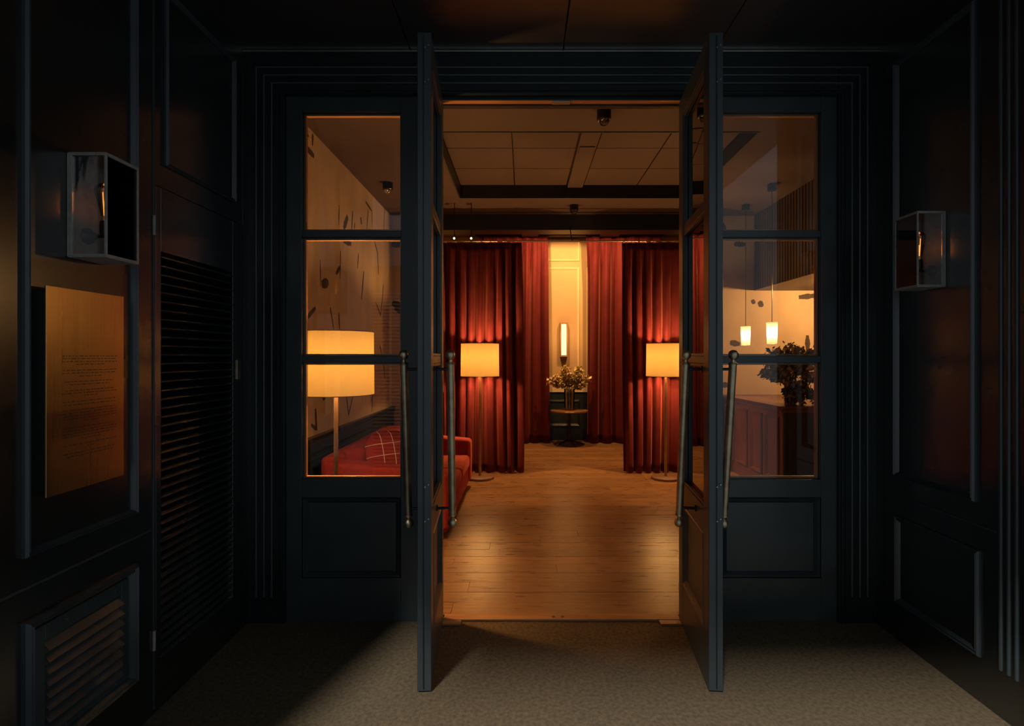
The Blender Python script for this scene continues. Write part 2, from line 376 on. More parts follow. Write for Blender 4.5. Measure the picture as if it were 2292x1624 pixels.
# ---------------------------------------------------------------- louvred door on the left wall
ld = struct(thing('door_3', (XL, 2.5, 0)), 'tall blue-black louvred cupboard door in the left porch wall')
y0, y1, z0, z1 = 2.218, 2.765, .195, 1.885
MB().box(XL-.04, XL-.001, 2.187, y0, .06, 2.148).build('stile', 'teal_lacquer', ld, bev=.002)
MB().box(XL-.04, XL-.001, y1, 2.858, .06, 2.148).build('stile', 'teal_lacquer', ld, bev=.002)
MB().box(XL-.04, XL-.001, y0, y1, z1, 2.148).build('rail', 'teal_lacquer', ld, bev=.002)
MB().box(XL-.04, XL-.001, y0, y1, .06, z0).build('rail', 'teal_lacquer', ld, bev=.002)
MB().box(XL-.075, XL-.06, 2.18, 2.87, .05, 2.16).box(XL-.06, XL-.04, 2.18, y0, .05, 2.16).box(XL-.06, XL-.04, y1, 2.87, .05, 2.16).build('backing', 'black_paint', ld)
NS = 46; sme = None
for k in range(NS):
    z = z0+.02+(z1-z0-.03)*k/(NS-1)
    if sme is None:
        R = Matrix.Rotation(math.radians(38), 4, 'Y')
        o = B(-.024, .024, y0+.001-2.5, y1-.001-2.5, -.0035, .0035, mtx=R).build('slat', 'teal_lacquer', ld, local=True, bev=.0012)
        sme = o
    else:
        o = sme.copy(); C.objects.link(o); o.parent = ld
    o.location = (-.019, 0, z)
k = MB().box(XL-.001, XL+.004, 2.80, 2.83, 1.33, 1.43).build('lock_plate', 'aged_brass', ld, bev=.001)
# ---------------------------------------------------------------- air vent low on the left wall
av = tag(thing('air_vent', (XL, 1.83, .43)), 'blue-black louvred air vent in a moulded frame low on the left porch wall', 'vent')
panel_frame('x', XL, 1.598, 2.062, .20, .652, 1, wd=.036, pr=.026).build('frame', 'teal_door_lit_trim', av)  # frame in the lighter tone, daylight on its edges painted in
y0, y1, z0, z1 = 1.636, 2.024, .238, .614
MB().box(XL, XL+.008, y0, y0+.035, z0, z1).box(XL, XL+.008, y1-.035, y1, z0, z1).box(XL, XL+.008, y0+.035, y1-.035, z0, z0+.025).box(XL, XL+.008, y0+.035, y1-.035, z1-.05, z1).build('grille_plate', 'teal_door_lit_trim', av, bev=.0015)
for k in range(8):
    z = z0+.045+k*.0375
    R = Matrix.Translation((XL+.006, 0, z)) @ Matrix.Rotation(math.radians(48), 4, 'Y')
    B(-.020, .020, y0+.036, y1-.036, -.002, .002, mtx=R).build('slat', 'teal_door_lit_trim', av)
for y, z in ((1.75, z1-.022), (1.96, z1-.022), (1.96, z0+.013), (1.75, z0+.013)):
    MB().cyl((XL+.008, y, z), (XL+.010, y, z), .004, n=8).build('screw', 'screw_metal', av)
# ---------------------------------------------------------------- brass plaque with engraved paragraphs
pa = tag(thing('brass_plaque', (XL, 1.8, 1.4)), 'brushed brass plaque engraved with small centred paragraphs, on the left porch wall', 'plaque')
PX = XL+.035
pz1, pz0 = 1.45+(797-638)*1.465/1069, 1.45-(1115-797)*1.465/1071
py0, py1 = F*1.465/1069, F*1.465/895
B(PX-.005, PX, py0, py1, pz0, pz1).build('plate', 'brushed_brass', pa, bev=.0008)
MB().box(XL, PX-.005, py0+.02, py1-.004, pz0+.015, pz1-.015).build('mount', 'black_paint', pa)
ys = [(562,1),(580,1),(601,1),(620,.52),(662,.97),(682,1),(704,.42),(741,.92),(762,.75),(803,.88),(822,1),(842,.25),(880,.97),(903,.95),
      (940,.97),(960,.98),(981,1),(1001,1),(1022,.3),(1062,.95),(1083,1),(1103,1),(1124,1),(1145,.36),(1183,.97),(1203,.12),(1240,.95),(1262,.86)]
mb = MB(); Wp = py1-py0; Hp = pz1-pz0
for yy, wd in ys:
    z = pz1 - (yy-97)/1400*Hp; mid = (py0+py1)/2+.012; half = Wp*.36*wd; y = mid-half
    while y < mid+half-.004:
        l = min(random.uniform(.006, .022), mid+half-y)
        e = y
        while e < y+l-.002:            # letter-sized strokes
            hgt = random.choice((.0018, .0018, .0026))
            mb.box(PX, PX+.0004, e, e+.0018, z-.0012, z-.0012+hgt); e += .0027
        y += l+.0035
mb.build('engraved_text', 'engraving', pa)['kind'] = 'stuff'
# ---------------------------------------------------------------- porch lanterns
def lantern(loc, s, label):
    r = tag(thing('wall_lantern', loc), label, 'lantern', None)
    D, W2, H = .13, .075, .345; t = .007
    def add(mb, nm, m, par=None, **k):
        for v in mb.v: v.x *= s
        return mb.build(nm, m, par or r, local=True, **k)
    add(B(0, .006, -W2, W2, 0, H), 'back_plate', 'lantern_metal', bev=.001)
    add(B(0, D, -W2, W2, H-.004, H), 'top_plate', 'lantern_metal', bev=.001)
    add(B(0, D, -W2, W2, 0, .004), 'bottom_plate', 'lantern_metal', bev=.001)
    for y in (-W2, W2-t):
        add(B(D-t, D, y, y+t, .004, H-.004), 'corner_bar', 'lantern_metal', bev=.001)
        add(B(.006, .006+t*1.5, y, y+t, .004, H-.004), 'corner_bar', 'lantern_metal', bev=.001)
        for z in (.004, H-.004-t): add(B(.017, D-t, y, y+t*.6, z, z+t), 'edge_bar', 'lantern_metal')
    for z in (.004, H-.004-t): add(B(D-t, D, -W2+t, W2-t, z, z+t), 'edge_bar', 'lantern_metal')
    for y in (-W2+.002, W2-.004): add(B(.017, D-t, y, y+.002, .011, H-.011), 'pane', 'clear_glass')
    add(B(D-.005, D-.003, -W2+t, W2-t, .011, H-.011), 'pane', 'clear_glass')
    add(MB().lathe([(.001, .034), (.010, .030), (.016, .018), (.026, .010), (.028, 0), (.001, 0)], (.006, 0, .085), 20, axis=(1, 0, 0)), 'wall_rose', 'black_metal', smooth=True)
    add(MB().tube([(.03, 0, .085), (.060, 0, .085), (.068, 0, .095)], .006), 'arm', 'black_metal', smooth=True)
    add(MB().lathe([(.001, .085), (.013, .086), (.016, .098), (.016, .128), (.014, .136), (.001, .136)], (.068, 0, 0), 18), 'socket', 'black_metal', smooth=True)
    b = add(MB().lathe([(.012, .150), (.014, .165), (.020, .190), (.028, .222), (.031, .236), (.029, .250), (.018, .262), (.006, .267), (.0005, .268)], (.068, 0, 0), 22), 'bulb', 'bulb_glass', smooth=True)
    add(MB().lathe([(.001, .136), (.0125, .136), (.0125, .152), (.001, .152)], (.068, 0, 0), 16), 'cap', 'bright_brass', b, smooth=True)
    mb = MB()
    for k in range(4):
        a = k*math.pi/2; p = [(.068+.004*math.cos(a), .004*math.sin(a), .155), (.068+.009*math.cos(a), .009*math.sin(a), .235)]
        mb.tube(p, .0009, 5)
    mb.cyl((.068, 0, .15), (.068, 0, .205), .003, n=8)
    add(mb, 'filament', 'filament', b)
    return r
lantern((XL+.001, 1.757+.075, 1.45+(797-575)/683-.0+.0), 1, 'grey metal glass box lantern on the left porch wall, above the brass plaque')
lantern((XR-.001, 2.427+.075, 1.45+(797-642)/494), -1, 'grey metal glass box lantern on the right porch wall')

# ================================================================ HALL
fl = struct(thing('floor', (0, 5, 0)), 'oak plank floor of the hall beyond the doors')
B(HL-.1, 4.7, YF-.0, YE+.1, -.06, -.014).build('subfloor', 'black_paint', fl)
pw = .146; y = YF+.045; row = 0; pc = {}
while y < YE:
    x = HL - random.uniform(0, 1.2); stops = [1.45] + ([.84] if y < 4.3 else [])
    while x < 4.6:
        ln = random.uniform(1.5, 2.4); e = x+ln
        for s_ in stops:
            if x < s_-.05 and e > s_-.35: e = s_; break
        a, b = max(x, HL), min(e, 4.6)
        if b-a > .02:
            zt = random.uniform(-.0006, .0006)
            o = B(a+.001, b-.001, y+.0012, y+pw-.0012, -.014, zt).build('plank', 'oak', fl)
        x = e
    y += pw
# ceiling of the hall
hc = struct(thing('ceiling', (0, 5, HC)), 'brown hall ceiling with a recessed panelled coffer')
c0, c1, d0, d1 = -.755, 1.96, 4.44, 6.30
MB().box(HL-.1, c0, YF+.09, YB+.15, HC, HC+.25).box(c1, 4.7, YF+.09, YB+.15, HC, HC+.25).box(c0, c1, YF+.09, d0, HC, HC+.25).box(c0, c1, d1, YB+.15, HC, HC+.25).build('soffit', 'hall_ceiling', hc)
MB().box(c0, c0+.012, d0, d1, HC-.004, HC+.15).box(c1-.012, c1, d0, d1, HC-.004, HC+.15).box(c0, c1, d1-.012, d1, HC-.004, HC+.15).box(c0, c1, d0, d0+.012, HC-.006, HC+.15).build('coffer_edge', 'black_paint', hc)
B(c0, c1, d0, d1, HC+.165, HC+.2).build('coffer_backing', 'black_paint', hc)
cols = [(c0+.012, -.105), (-.105, .505), (.70, 1.33), (1.33, c1-.012)]
rows = [(4.452, 4.61), (4.61, 5.17), (5.17, 5.73), (5.73, 6.288)]
for a, b in cols:
    for p, q in rows: B(a+.006, b-.006, p+.006, q-.006, HC+.147, HC+.165).build('ceiling_panel', 'hall_ceiling', hc)
B(.515, .69, d0+.012, d1-.012, HC+.118, HC+.165).build('service_strip', 'hall_ceiling', hc, bev=.002)
MB().box(.53, .675, 5.05, 5.20, HC+.108, HC+.119).build('access_cover', 'hall_ceiling', hc, bev=.003)
# walls of the hall
hw = struct(thing('wall_left', (HL, 5, 0)), 'pale mural wall of the hall with loose dark brush strokes')
B(HL-.1, HL, YF+.09, YE+.1, 0, HC+.3).build('plaster', 'mural_wall', hw)
def stroke(pts, wpx, plane):
    """painted ribbon through photo points laid on the wall surface"""
    P = [plane(*p) for p in pts]; out = []
    n = 14; L = []
    for i in range(n+1):
        t = i/n*(len(P)-1); k = min(int(t), len(P)-2); q = P[k].lerp(P[k+1], t-k); L.append(q)
    nrm = plane.n; mb = MB(); vs = []
    sc_ = plane.s(*pts[0])
    for i, q in enumerate(L):
        d = (L[min(i+1, n)]-L[max(i-1, 0)]).normalized(); u = d.cross(nrm)
        ww = wpx*sc_*.66*(.55+.45*math.sin(math.pi*min(1, (i+1.5)/(n+2))))*random.uniform(.85, 1.15)
        vs += [q+u*ww+nrm*.0015, q-u*ww+nrm*.0015]
    fs = [(2*i, 2*i+1, 2*i+3, 2*i+2) for i in range(n)]
    return mb.add(vs, fs)
class PL:
    def __init__(s, f, n, sf): s.f = f; s.n = Vector(n); s.s = sf
    def __call__(s, *a): return s.f(*a)
left_plane = PL(lambda x, y: on_x(x, y, HL), (1, 0, 0), lambda x, y: abs(HL/(x-VX)))
back_plane = PL(lambda x, y: at(x, y, YB), (0, -1, 0), lambda x, y: YB/F)
SL = [([(682,297),(691,305)],6),([(700,300),(699,326)],7),([(685,330),(703,350)],12),([(759,459),(758,504)],3.5),([(778,484),(769,512)],12),
 ([(789,472),(787,513)],4.5),([(794,498),(793,512)],3),([(807,486),(809,502)],7),([(818,451),(832,472)],5),([(824,469),(821,513)],3),([(832,472),(833,505)],2.5),
 ([(768,538),(786,546)],10),([(716,581),(718,640)],3.5),([(720,636),(735,632)],17),([(762,561),(761,624)],4),([(752,612),(761,597)],8),([(802,566),(800,600)],4.5),
 ([(838,539),(845,566),(847,614)],4),([(814,607),(809,670)],6),([(871,634),(870,645)],9),([(858,637),(852,706),(841,677)],3.5),([(876,677),(899,685)],12),
 ([(706,688),(683,716)],9),([(739,688),(747,738)],5),([(758,699),(760,738)],4.5),([(730,880),(722,892)],12),([(774,878),(780,928),(789,888)],5),
 ([(706,914),(708,960),(696,950)],8),([(858,810),(861,847)],4),([(834,878),(832,921)],3.5),([(850,773),(854,792)],4.5),([(866,560),(868,580)],4)]
for pts, ww in SL:
    if all(p[0] < 868 for p in pts): stroke(pts, ww, left_plane).build('brush_stroke', 'brush_ink', hw)
# wainscot on the left wall
B(HL, HL+.03, YF+.09, YB, 0, .76).build('wainscot', 'dark_wainscot', hw, bev=.002)
for z, hgt, pr in ((.76, .03, .055), (.725, .02, .045), (.60, .012, .038), (.10, .02, .042)):
    B(HL, HL+pr, YF+.09, YB, z, z+hgt).build('rail', 'dark_wainscot', hw, bev=.004)
# cross wall with the curtained opening
cw = struct(thing('wall_back', (1, YB, 0)), 'cross wall with a wide curtained opening to the back room')
OX0, OX1 = -1.25, 2.47
MB().box(HL, OX0, YB, YB+.12, 0, HC+.1).build('plaster', 'mural_wall', cw)
MB().box(OX1, 4.7, YB, YB+.12, 0, HC+.1).build('plaster', 'mural_wall', cw)
B(OX0, OX1, YB-.16, YB+.1, 3.085, HC).build('lintel', 'black_paint', cw, bev=.004)
B(OX0, OX1, YB-.20, YB-.161, HC-.022, HC).build('lintel_bead', 'hall_ceiling', cw, bev=.003)
for pts, ww in [([(1682,677),(1690,673)],8),([(1697,682),(1708,678)],11),([(1788,665),(1828,661)],9),([(1807,750),(1808,790)],8),([(1634,766),(1656,770)],10),([(1616,861),(1630,861)],10),([(1643,546),(1668,547)],9),([(1617,500),(1622,516)],8),([(876,545),(899,548)],12),([(878,677),(899,686)],12),([(884,690),(899,700)],6)]:
    stroke(pts, ww, back_plane).build('brush_stroke', 'brush_ink', cw)
# right-hand bulkhead over the reception, clad in dark slats
bh = struct(thing('wall_right', (HR, 5, 2.32)), 'dark vertically slatted bulkhead hanging over the reception desk')
B(HR+.012, 4.7, YF+.09, YB, 2.32, HC).build('bulkhead', 'slat_wood', bh)
n = 62; s0 = None
for k in range(n):
    y = YF+.10+k*(YB-YF-.12)/n
    if s0 is None: s0 = B(HR-.008, HR+.012, 0, .048, 2.32, HC-.001).build('slat', 'slat_wood', bh); o = s0
    else: o = s0.copy(); C.objects.link(o); o.parent = bh
    o.location.y = y - 0
    o.location.x = 0
for o in bh.children:
    if o.name.startswith('slat'): o.location.y -= 0
struct(B(4.6, 4.7, YF+.09, YB, 0, HC).build('wall_right', 'mural_wall'), 'far wall behind the reception desk')
# back room
br = struct(thing('wall_back', (1, YE, 0)), 'cream panelled end wall over a dark wainscot')
B(HL-.1, 4.7, YE, YE+.1, .83, 3.6).build('plaster', 'cream_wall', br)
B(HL-.1, 4.7, YE-.012, YE+.1, 0, .83).build('wainscot', 'dark_wainscot', br)
B(HL, 4.6, YE-.03, YE, .83, .94).build('dado_rail', 'cream_trim', br, bev=.006)
for a, b in ((.20, .965), (1.09, 1.9), (-.7, .08)):
    panel_frame('y', YE, a, b, 1.05, 2.98, -1, wd=.04, pr=.02).build('panel_moulding', 'cream_trim', br, smooth=True)
    panel_frame('y', YE, a, b, 3.09, 3.46, -1, wd=.03, pr=.018).build('panel_moulding', 'cream_trim', br, smooth=True)
    panel_frame('y', YE-.012, a, b, .25, .70, -1, wd=.04, pr=.02).build('panel_moulding', 'dark_wainscot', br, smooth=True)
struct(MB().box(3.6, 3.7, YB+.12, YE, 0, 3.6).build('wall_right', 'cream_wall'), 'right wall of the back room')
bc = struct(thing('ceiling', (0, 8, 3.5)), 'pale ceiling of the back room')
B(HL-.1, 3.7, YB+.12, YE+.1, 3.5, 3.55).build('plaster', 'hall_ceiling', bc)
for x0, x1 in ((1168, 1205), (1342, 1384)):
    B((x0-VX)*8.9/F, (x1-VX)*8.9/F, 8.72, 8.88, 3.43, 3.499).build('ceiling_box', 'hall_ceiling', bc, bev=.004)
B(-1.1, 2.4, 8.30, 8.33, 3.44, 3.499).build('track', 'hall_ceiling', bc)
# ---------------------------------------------------------------- curtains
def curtain(name, X0, X1, Y, z0, z1, folds, amp, seed, label, group, tops=.35, flare=0.0):
    rnd = random.Random(seed); nx = folds*16; nz = 26
    ph = [rnd.uniform(-1.1, 1.1) for _ in range(folds+2)]; am = [rnd.uniform(.35, 1.35) for _ in range(folds+2)]
    wob = [rnd.uniform(0, 6.28) for _ in range(4)]
    vs = []; fs = []
    for j in range(nz+1):
        t = j/nz; z = z1+(z0-z1)*t
        for i in range(nx+1):
            u = i/nx; k = u*folds; kk = int(k); fr = k-kk
            a = am[kk]*(1-fr)+am[kk+1]*fr; p = ph[kk]*(1-fr)+ph[kk+1]*fr
            blend = min(1, t*5)
            s = math.sin(2*math.pi*(k)+p*blend*1.2+.25*math.sin(t*2+wob[0]+u*5))
            s = math.copysign(abs(s)**.75, s)
            off = amp*a*s*(tops+(1-tops)*blend)
            small = .10*amp*math.sin(2*math.pi*folds*3.1*u+wob[1])*(1-blend*.6)
            x = X0+(X1-X0)*u + .012*math.sin(t*3+u*7+wob[2]) + flare*(u-.5)*t*t + .25*amp*a*math.cos(2*math.pi*k+p)*blend
            y = Y+off+small+.012*math.sin(wob[3]+u*9+t*2)
            if j == nz: z = z0+.006*math.sin(k*6.28+1)
            vs.append((x, y, z))
    for j in range(nz):
        for i in range(nx):
            q = j*(nx+1)+i; fs.append((q, q+1, q+nx+2, q+nx+1))
    r = tag(thing('curtain', ((X0+X1)/2, Y, z0)), label, 'curtain', group)
    MB().add(vs, fs).build('drape', 'velvet', r, smooth=True, solid=.005)
    for v in []: pass
    return r
def smooth_all(o):
    for p in o.data.polygons: p.use_smooth = True
cl = curtain('curtain', -1.0, -.015, 6.66, .012, 2.86, 8, .055, 3, 'front red velvet curtain behind the left floor lamp, gathered on a thin rod', 'front curtains')
cr = curtain('curtain', 1.235, 2.30, 6.66, .012, 2.86, 9, .055, 5, 'front red velvet curtain behind the right floor lamp, gathered on a thin rod', 'front curtains')
bl = curtain('curtain', -.75, .42, 8.95, .015, 3.46, 7, .07, 9, 'rear red velvet curtain hanging left of the cream wall strip', 'rear curtains')
brr = curtain('curtain', 1.04, 2.3, 8.95, .015, 3.46, 6, .09, 12, 'rear red velvet curtain hanging right of the cream wall strip', 'rear curtains')
rod = tag(thing('curtain_rod', (.4, 6.66, 2.88)), 'thin brass curtain rod across the opening carrying the front curtains', 'rod')
MB().cyl((-1.74, 6.66, 2.88), (2.46, 6.66, 2.88), .010, n=10).build('pole', 'bright_brass', rod, smooth=True)
for x in (-1.15, .60, 2.38): MB().cyl((x, 6.66, 2.88), (x, 6.96, 3.14), .006, n=8).build('bracket', 'black_metal', rod)
for x0, x1 in ((-.99, -.03), (1.25, 2.29)):
    mb = MB()
    for k in range(24): mb.ring((x0+(x1-x0)*k/23, 6.66, 2.873), .017, .0028)
    mb.build('rings', 'bright_brass', rod, smooth=True)['kind'] = 'stuff'
track = tag(thing('curtain_track', (.8, 8.95, 3.47)), 'dark ceiling track holding the rear curtains', 'track')
B(-.8, 2.35, 8.94, 8.96, 3.462, 3.499).build('rail', 'black_metal', track)
# ---------------------------------------------------------------- lamps
def light(name, loc, power, size=.03, col=WARM, parent=None, typ='POINT', **kw):
    l = bpy.data.lights.new(name, typ); l.energy = power; l.color = col
    if typ == 'POINT': l.shadow_soft_size = size
    if typ == 'SPOT': l.shadow_soft_size = size; l.spot_size = kw.get('ang', 1.5); l.spot_blend = .6
    o = bpy.data.objects.new(name, l); C.objects.link(o); o.location = loc
    if parent is not None: o.parent = parent
    return o
def floor_lamp(loc, label, power, zt=1.60, zb=1.215, R=.228, stem=.016, base=.165):
    r = tag(thing('floor_lamp', loc), label, 'lamp', None)
    def add(mb, nm, m, par=None, **k): return mb.build(nm, m, par or r, local=True, **k)
    sh = add(MB().lathe([(R, zb), (R*.985, zt)], n=48), 'lamp_shade', 'lamp_shade_linen', smooth=True)
    for z, q in ((zb, R), (zt, R*.985)): add(MB().ring((0, 0, z), q, .0025, 'z', 40, 5), 'rim', 'lamp_wood', sh)
    mb = MB()
    for k in range(3):
        a = k*2.094+.4; mb.cyl((.0, 0, zt-.06), (R*.98*math.cos(a), R*.98*math.sin(a), zt-.01), .002, n=6)
    add(mb, 'spider', 'black_metal', sh)
    add(MB().cyl((0, 0, .03), (0, 0, zb+.10), stem, stem*.85, n=16), 'pole', 'lamp_wood', smooth=True)
    add(MB().lathe([(.001, .001), (base, .001), (base+.003, .008), (base+.003, .026), (base-.004, .032), (.001, .034)], n=40), 'base', 'lamp_base_stone', smooth=True)
    add(MB().lathe([(.001, zb+.10), (.016, zb+.10), (.018, zb+.14), (.001, zb+.15)], n=14), 'socket', 'black_metal', smooth=True)
    light('bulb_light', (0, 0, zb+.09), power*.5, .035, parent=r)
    light('bulb_light', (0, 0, zt-.13), power*.5, .035, parent=r)
    return r
floor_lamp((-.518, 6.36, 0), 'slim floor lamp with a linen drum shade before the left front curtain', 75)
floor_lamp((1.682, 6.34, 0), 'slim floor lamp with a linen drum shade before the right front curtain', 75)
floor_lamp((-1.156, 3.30, 0), 'floor lamp with a large drum shade just behind the left sidelight, beside the sofa', 75, stem=.015)
def pendant(px, py_c, Y, label):
    X = (px-VX)*Y/F
    r = tag(thing('pendant_light', (X, Y, 1.585)), label, 'pendant', None)
    def add(mb, nm, m, **k): return mb.build(nm, m, r, local=True, **k)
    add(MB().cyl((0, 0, HC-1.585), (0, 0, HC-1.585-.07), .047, n=20), 'canopy', 'black_metal', smooth=True)
    add(MB().cyl((0, 0, .21), (0, 0, HC-1.585-.07), .0035, n=6), 'cord', 'black_metal')
    sh = add(MB().lathe([(.050, 0), (.058, .232)], n=28), 'lamp_shade', 'pendant_shade', smooth=True)
    add(MB().cyl((0, 0, .17), (0, 0, .215), .018, n=12).cyl((-.057, 0, .228), (.057, 0, .228), .002, n=6), 'socket', 'black_metal')
    light('bulb_light', (0, 0, .12), 20, .02, (1, .66, .30), r)
pendant(1669, 458, 6.58, 'small cylindrical pendant lamp over the reception desk, the further of the pair')
pendant(1728, 412, 5.79, 'small cylindrical pendant lamp over the reception desk, the nearer of the pair')
# wall sconce on the end wall
ws = tag(thing('wall_sconce', (.69, YE-.02, 1.45)), 'tall narrow lit wall sconce in a dark frame on the cream wall', 'sconce')
MB().box(.625, .755, YE-.10, YE-.0, 1.44, 1.47).box(.625, .755, YE-.10, YE-.0, 2.0, 2.03).box(.625, .643, YE-.10, YE-.0, 1.47, 2.0).box(.737, .755, YE-.10, YE, 1.47, 2.0).build('frame', 'lamp_wood', ws, bev=.002)
MB().cyl((.69, YE-.06, 1.47), (.69, YE-.06, 2.0), .042, n=20).build('diffuser', 'lit_diffuser', ws, smooth=True)
light('sconce_glow', (.69-.69, -.30, .33), 3, .12, parent=ws)
# ceiling spots
def ceiling_spot(px, Y, z, label, lens='clear'):
    X = (px-VX)*Y/F
    r = tag(thing('ceiling_spot', (X, Y, z)), label, 'ceiling light', None)
    MB().lathe([(.001, 0), (.054, 0), (.054, -.07), (.048, -.075), (.001, -.06)], n=28).build('housing', 'black_metal', r, local=True, smooth=True)
    MB().lathe([(.036, -.068), (.038, -.085), (.028, -.105), (.012, -.113), (.001, -.115)], n=22).build('lens', 'chrome' if lens == 'chrome' else 'vase_glass', r, local=True, smooth=True)
ceiling_spot(1352, 4.06, HC, 'round black ceiling spot in front of the coffer, nearer to the doors')
ceiling_spot(1285, 6.60, HC, 'round black ceiling spot beyond the coffer, near the curtained opening')
ceiling_spot(868, 5.75, HC, 'black ceiling spot with a chrome reflector seen through the left sidelight', 'chrome')
for px, side in ((1017, 'left'), (1055, 'right')):
    X = (px-VX)*6.50/F; z = 1.45+263*6.5/F
    r = tag(thing('spotlight', (X, 6.5, z)), f'tiny glaring spotlight above the left front curtain, {side} of the pair', 'spotlight')
    MB().cyl((X, 6.5, HC), (X, 6.5, z+.03), .005, n=8).build('stem', 'black_metal', r)
    MB().cyl((X, 6.53, z), (X, 6.485, z), .022, .026, n=16).build('housing', 'black_metal', r, smooth=True)
    MB().ball((X, 6.478, z), .013, 12).build('bulb', 'lit_spot', r, smooth=True)
# downlights hidden behind the lintel in the back room
for x, y in ((.2, 7.95), (1.25, 7.95)):
    r = tag(thing('downlight', (x, y, 3.5)), f'recessed downlight in the back room ceiling, {"left" if x < .5 else "right"} one', 'downlight')
    MB().lathe([(.05, 0), (.05, -.012), (.04, -.012), (.038, 0)], n=20).build('rim', 'black_metal', r, local=True, smooth=True)
    o = light('downlight_beam', (0, 0, -.03), 165, .04, parent=r, typ='SPOT', ang=2.7)
    o.rotation_euler = (math.radians(42), 0, 0)
r = tag(thing('downlight', (3.75, 6.15, 2.32)), 'added unseen fill light under the slatted bulkhead, brightening desk and mural', 'downlight')
MB().lathe([(.05, 0), (.05, -.012), (.04, -.012), (.038, 0)], n=20).build('rim', 'black_metal', r, local=True, smooth=True)
light('downlight_beam', (0, 0, -.06), 70, .05, parent=r)  # invented fill lamp out of view, lifts mural, flowers and desk top
# ---------------------------------------------------------------- flowers
def leafy(root, c, R, n, seed, mats, size, vase_top, stems=14, squash=(1, 1, 1), droop=0):
    rnd = random.Random(seed); tips = []
    mb = MB()
    for k in range(stems):
        th_ = rnd.uniform(0, 6.28); el = rnd.uniform(.15, 1.3)
        tip = Vector(c)+Vector((math.cos(th_)*math.cos(el)*R*squash[0], math.sin(th_)*math.cos(el)*R*squash[1], math.sin(el)*R*squash[2]-droop*math.cos(el)))*rnd.uniform(.6, 1)
        a = Vector(vase_top)+Vector((rnd.uniform(-.03, .03), rnd.uniform(-.03, .03), 0)); m_ = a.lerp(tip, .5)+Vector((0, 0, .03))
        mb.tube([a-Vector((0, 0, .16)), a, m_, tip], .0022, 5); tips.append((m_, tip))
    s = mb.build('stems', 'stem', root, smooth=True); s['kind'] = 'stuff'
    for mi, mname in enumerate(mats):
        mb = MB()
        for k in range(n//len(mats)):
            m_, tip = rnd.choice(tips); p = m_.lerp(tip, rnd.uniform(.1, 1.08))+Vector([rnd.gauss(0, .026) for _ in range(3)])
            d = Vector([rnd.gauss(0, 1) for _ in range(3)]).normalized(); u = d.orthogonal().normalized(); v = d.cross(u)
            l = size*rnd.uniform(.6, 1.5); b = l*.34
            mb.add([p-u*l*.5, p+v*b+d*l*.06, p+u*l*.5, p-v*b+d*l*.06, p+d*l*.12], [(0, 1, 4), (1, 2, 4), (2, 3, 4), (3, 0, 4)])
        o = mb.build('leaves' if 'leaf' in mname else 'blossoms', mname, root); o['kind'] = 'stuff'
tb = tag(thing('pedestal_table', (.745, 8.72, 0)), 'small round pedestal table with crossed feet before the end wall', 'table')
MB().lathe([(.001, .545), (.29, .545), (.305, .552), (.305, .570), (.30, .575), (.001, .575)], (.745, 8.72, 0), 40).build('table_top', 'table_wood', tb, smooth=True)
MB().cyl((.745, 8.72, .06), (.745, 8.72, .545), .022, n=16).cyl((.745, 8.72, .53), (.745, 8.72, .546), .09, n=20).build('column', 'black_metal', tb, smooth=True)
for k in range(4):
    a = math.radians(22+90*k); MB().cyl((.745, 8.72, .10), (.745+.23*math.cos(a), 8.72+.23*math.sin(a), .014), .016, .011, n=10).build('foot', 'black_metal', tb, smooth=True)
vs = tag(thing('vase', (.745, 8.72, .575)), 'clear glass vase holding yellow foliage on the round pedestal table', 'vase')
MB().lathe([(.001, .576), (.075, .576), (.08, .60), (.085, .80), (.088, .92), (.086, .92), (.082, .80), (.076, .61), (.001, .60)], (.745, 8.72, 0), 28).build('body', 'vase_glass', vs, smooth=True)
ar = tag(thing('flower_arrangement', (.745, 8.72, .60)), 'wide loose bunch of yellow leaves and blossom in the vase on the pedestal table', 'flowers')
leafy(ar, (.745, 8.72, .95), .36, 1900, 4, ['leaf_gold', 'leaf_dark', 'leaf_gold', 'petal'], .052, (.745, 8.72, .85), 22, (1.0, .6, .95))
# ---------------------------------------------------------------- reception desk
DX, DZ, DY = 2.62, .944, 5.44
dk = tag(thing('reception_desk', (DX, DY, 0)), 'panelled brown reception desk with a stone top, behind the right sidelight', 'desk')
B(DX+.02, 3.55, DY+.02, YB-.02, .0, DZ-.03).build('body', 'desk_wood', dk, bev=.003)
B(DX-.03, 3.6, DY-.03, YB-.005, DZ-.028, DZ).build('counter_top', 'desk_wood', dk, bev=.005)
B(DX+.021, 3.549, DY+.005, DY+.019, .0, DZ-.032).build('end_panel', 'dark_wainscot', dk)
B(DX+.0, 3.56, DY-.0, YB-.02, DZ-.07, DZ-.029).build('cornice', 'desk_wood', dk, bev=.006)
B(DX+.012, DX+.02, DY+.02, YB-.02, .0, .10).build('plinth', 'desk_wood', dk, bev=.002)
for a in range(4):
    ya = DY+.09+a*.39; panel_frame('x', DX+.02, ya, ya+.30, .15, DZ-.12, -1, wd=.04, pr=.02).build('panel_moulding', 'desk_wood', dk, smooth=True)
v2 = tag(thing('vase', (2.86, 5.66, DZ)), 'round glass vase on the near end of the reception desk', 'vase')
MB().lathe([(.001, .002), (.088, .002), (.095, .02), (.098, .13), (.100, .25), (.097, .25), (.094, .13), (.09, .03), (.001, .018)], (2.86, 5.66, DZ), 30).build('body', 'vase_glass', v2, smooth=True)
a2 = tag(thing('flower_arrangement', (2.86, 5.66, DZ+.02)), 'big spreading bunch of dried dark foliage in the vase on the reception desk', 'flowers')
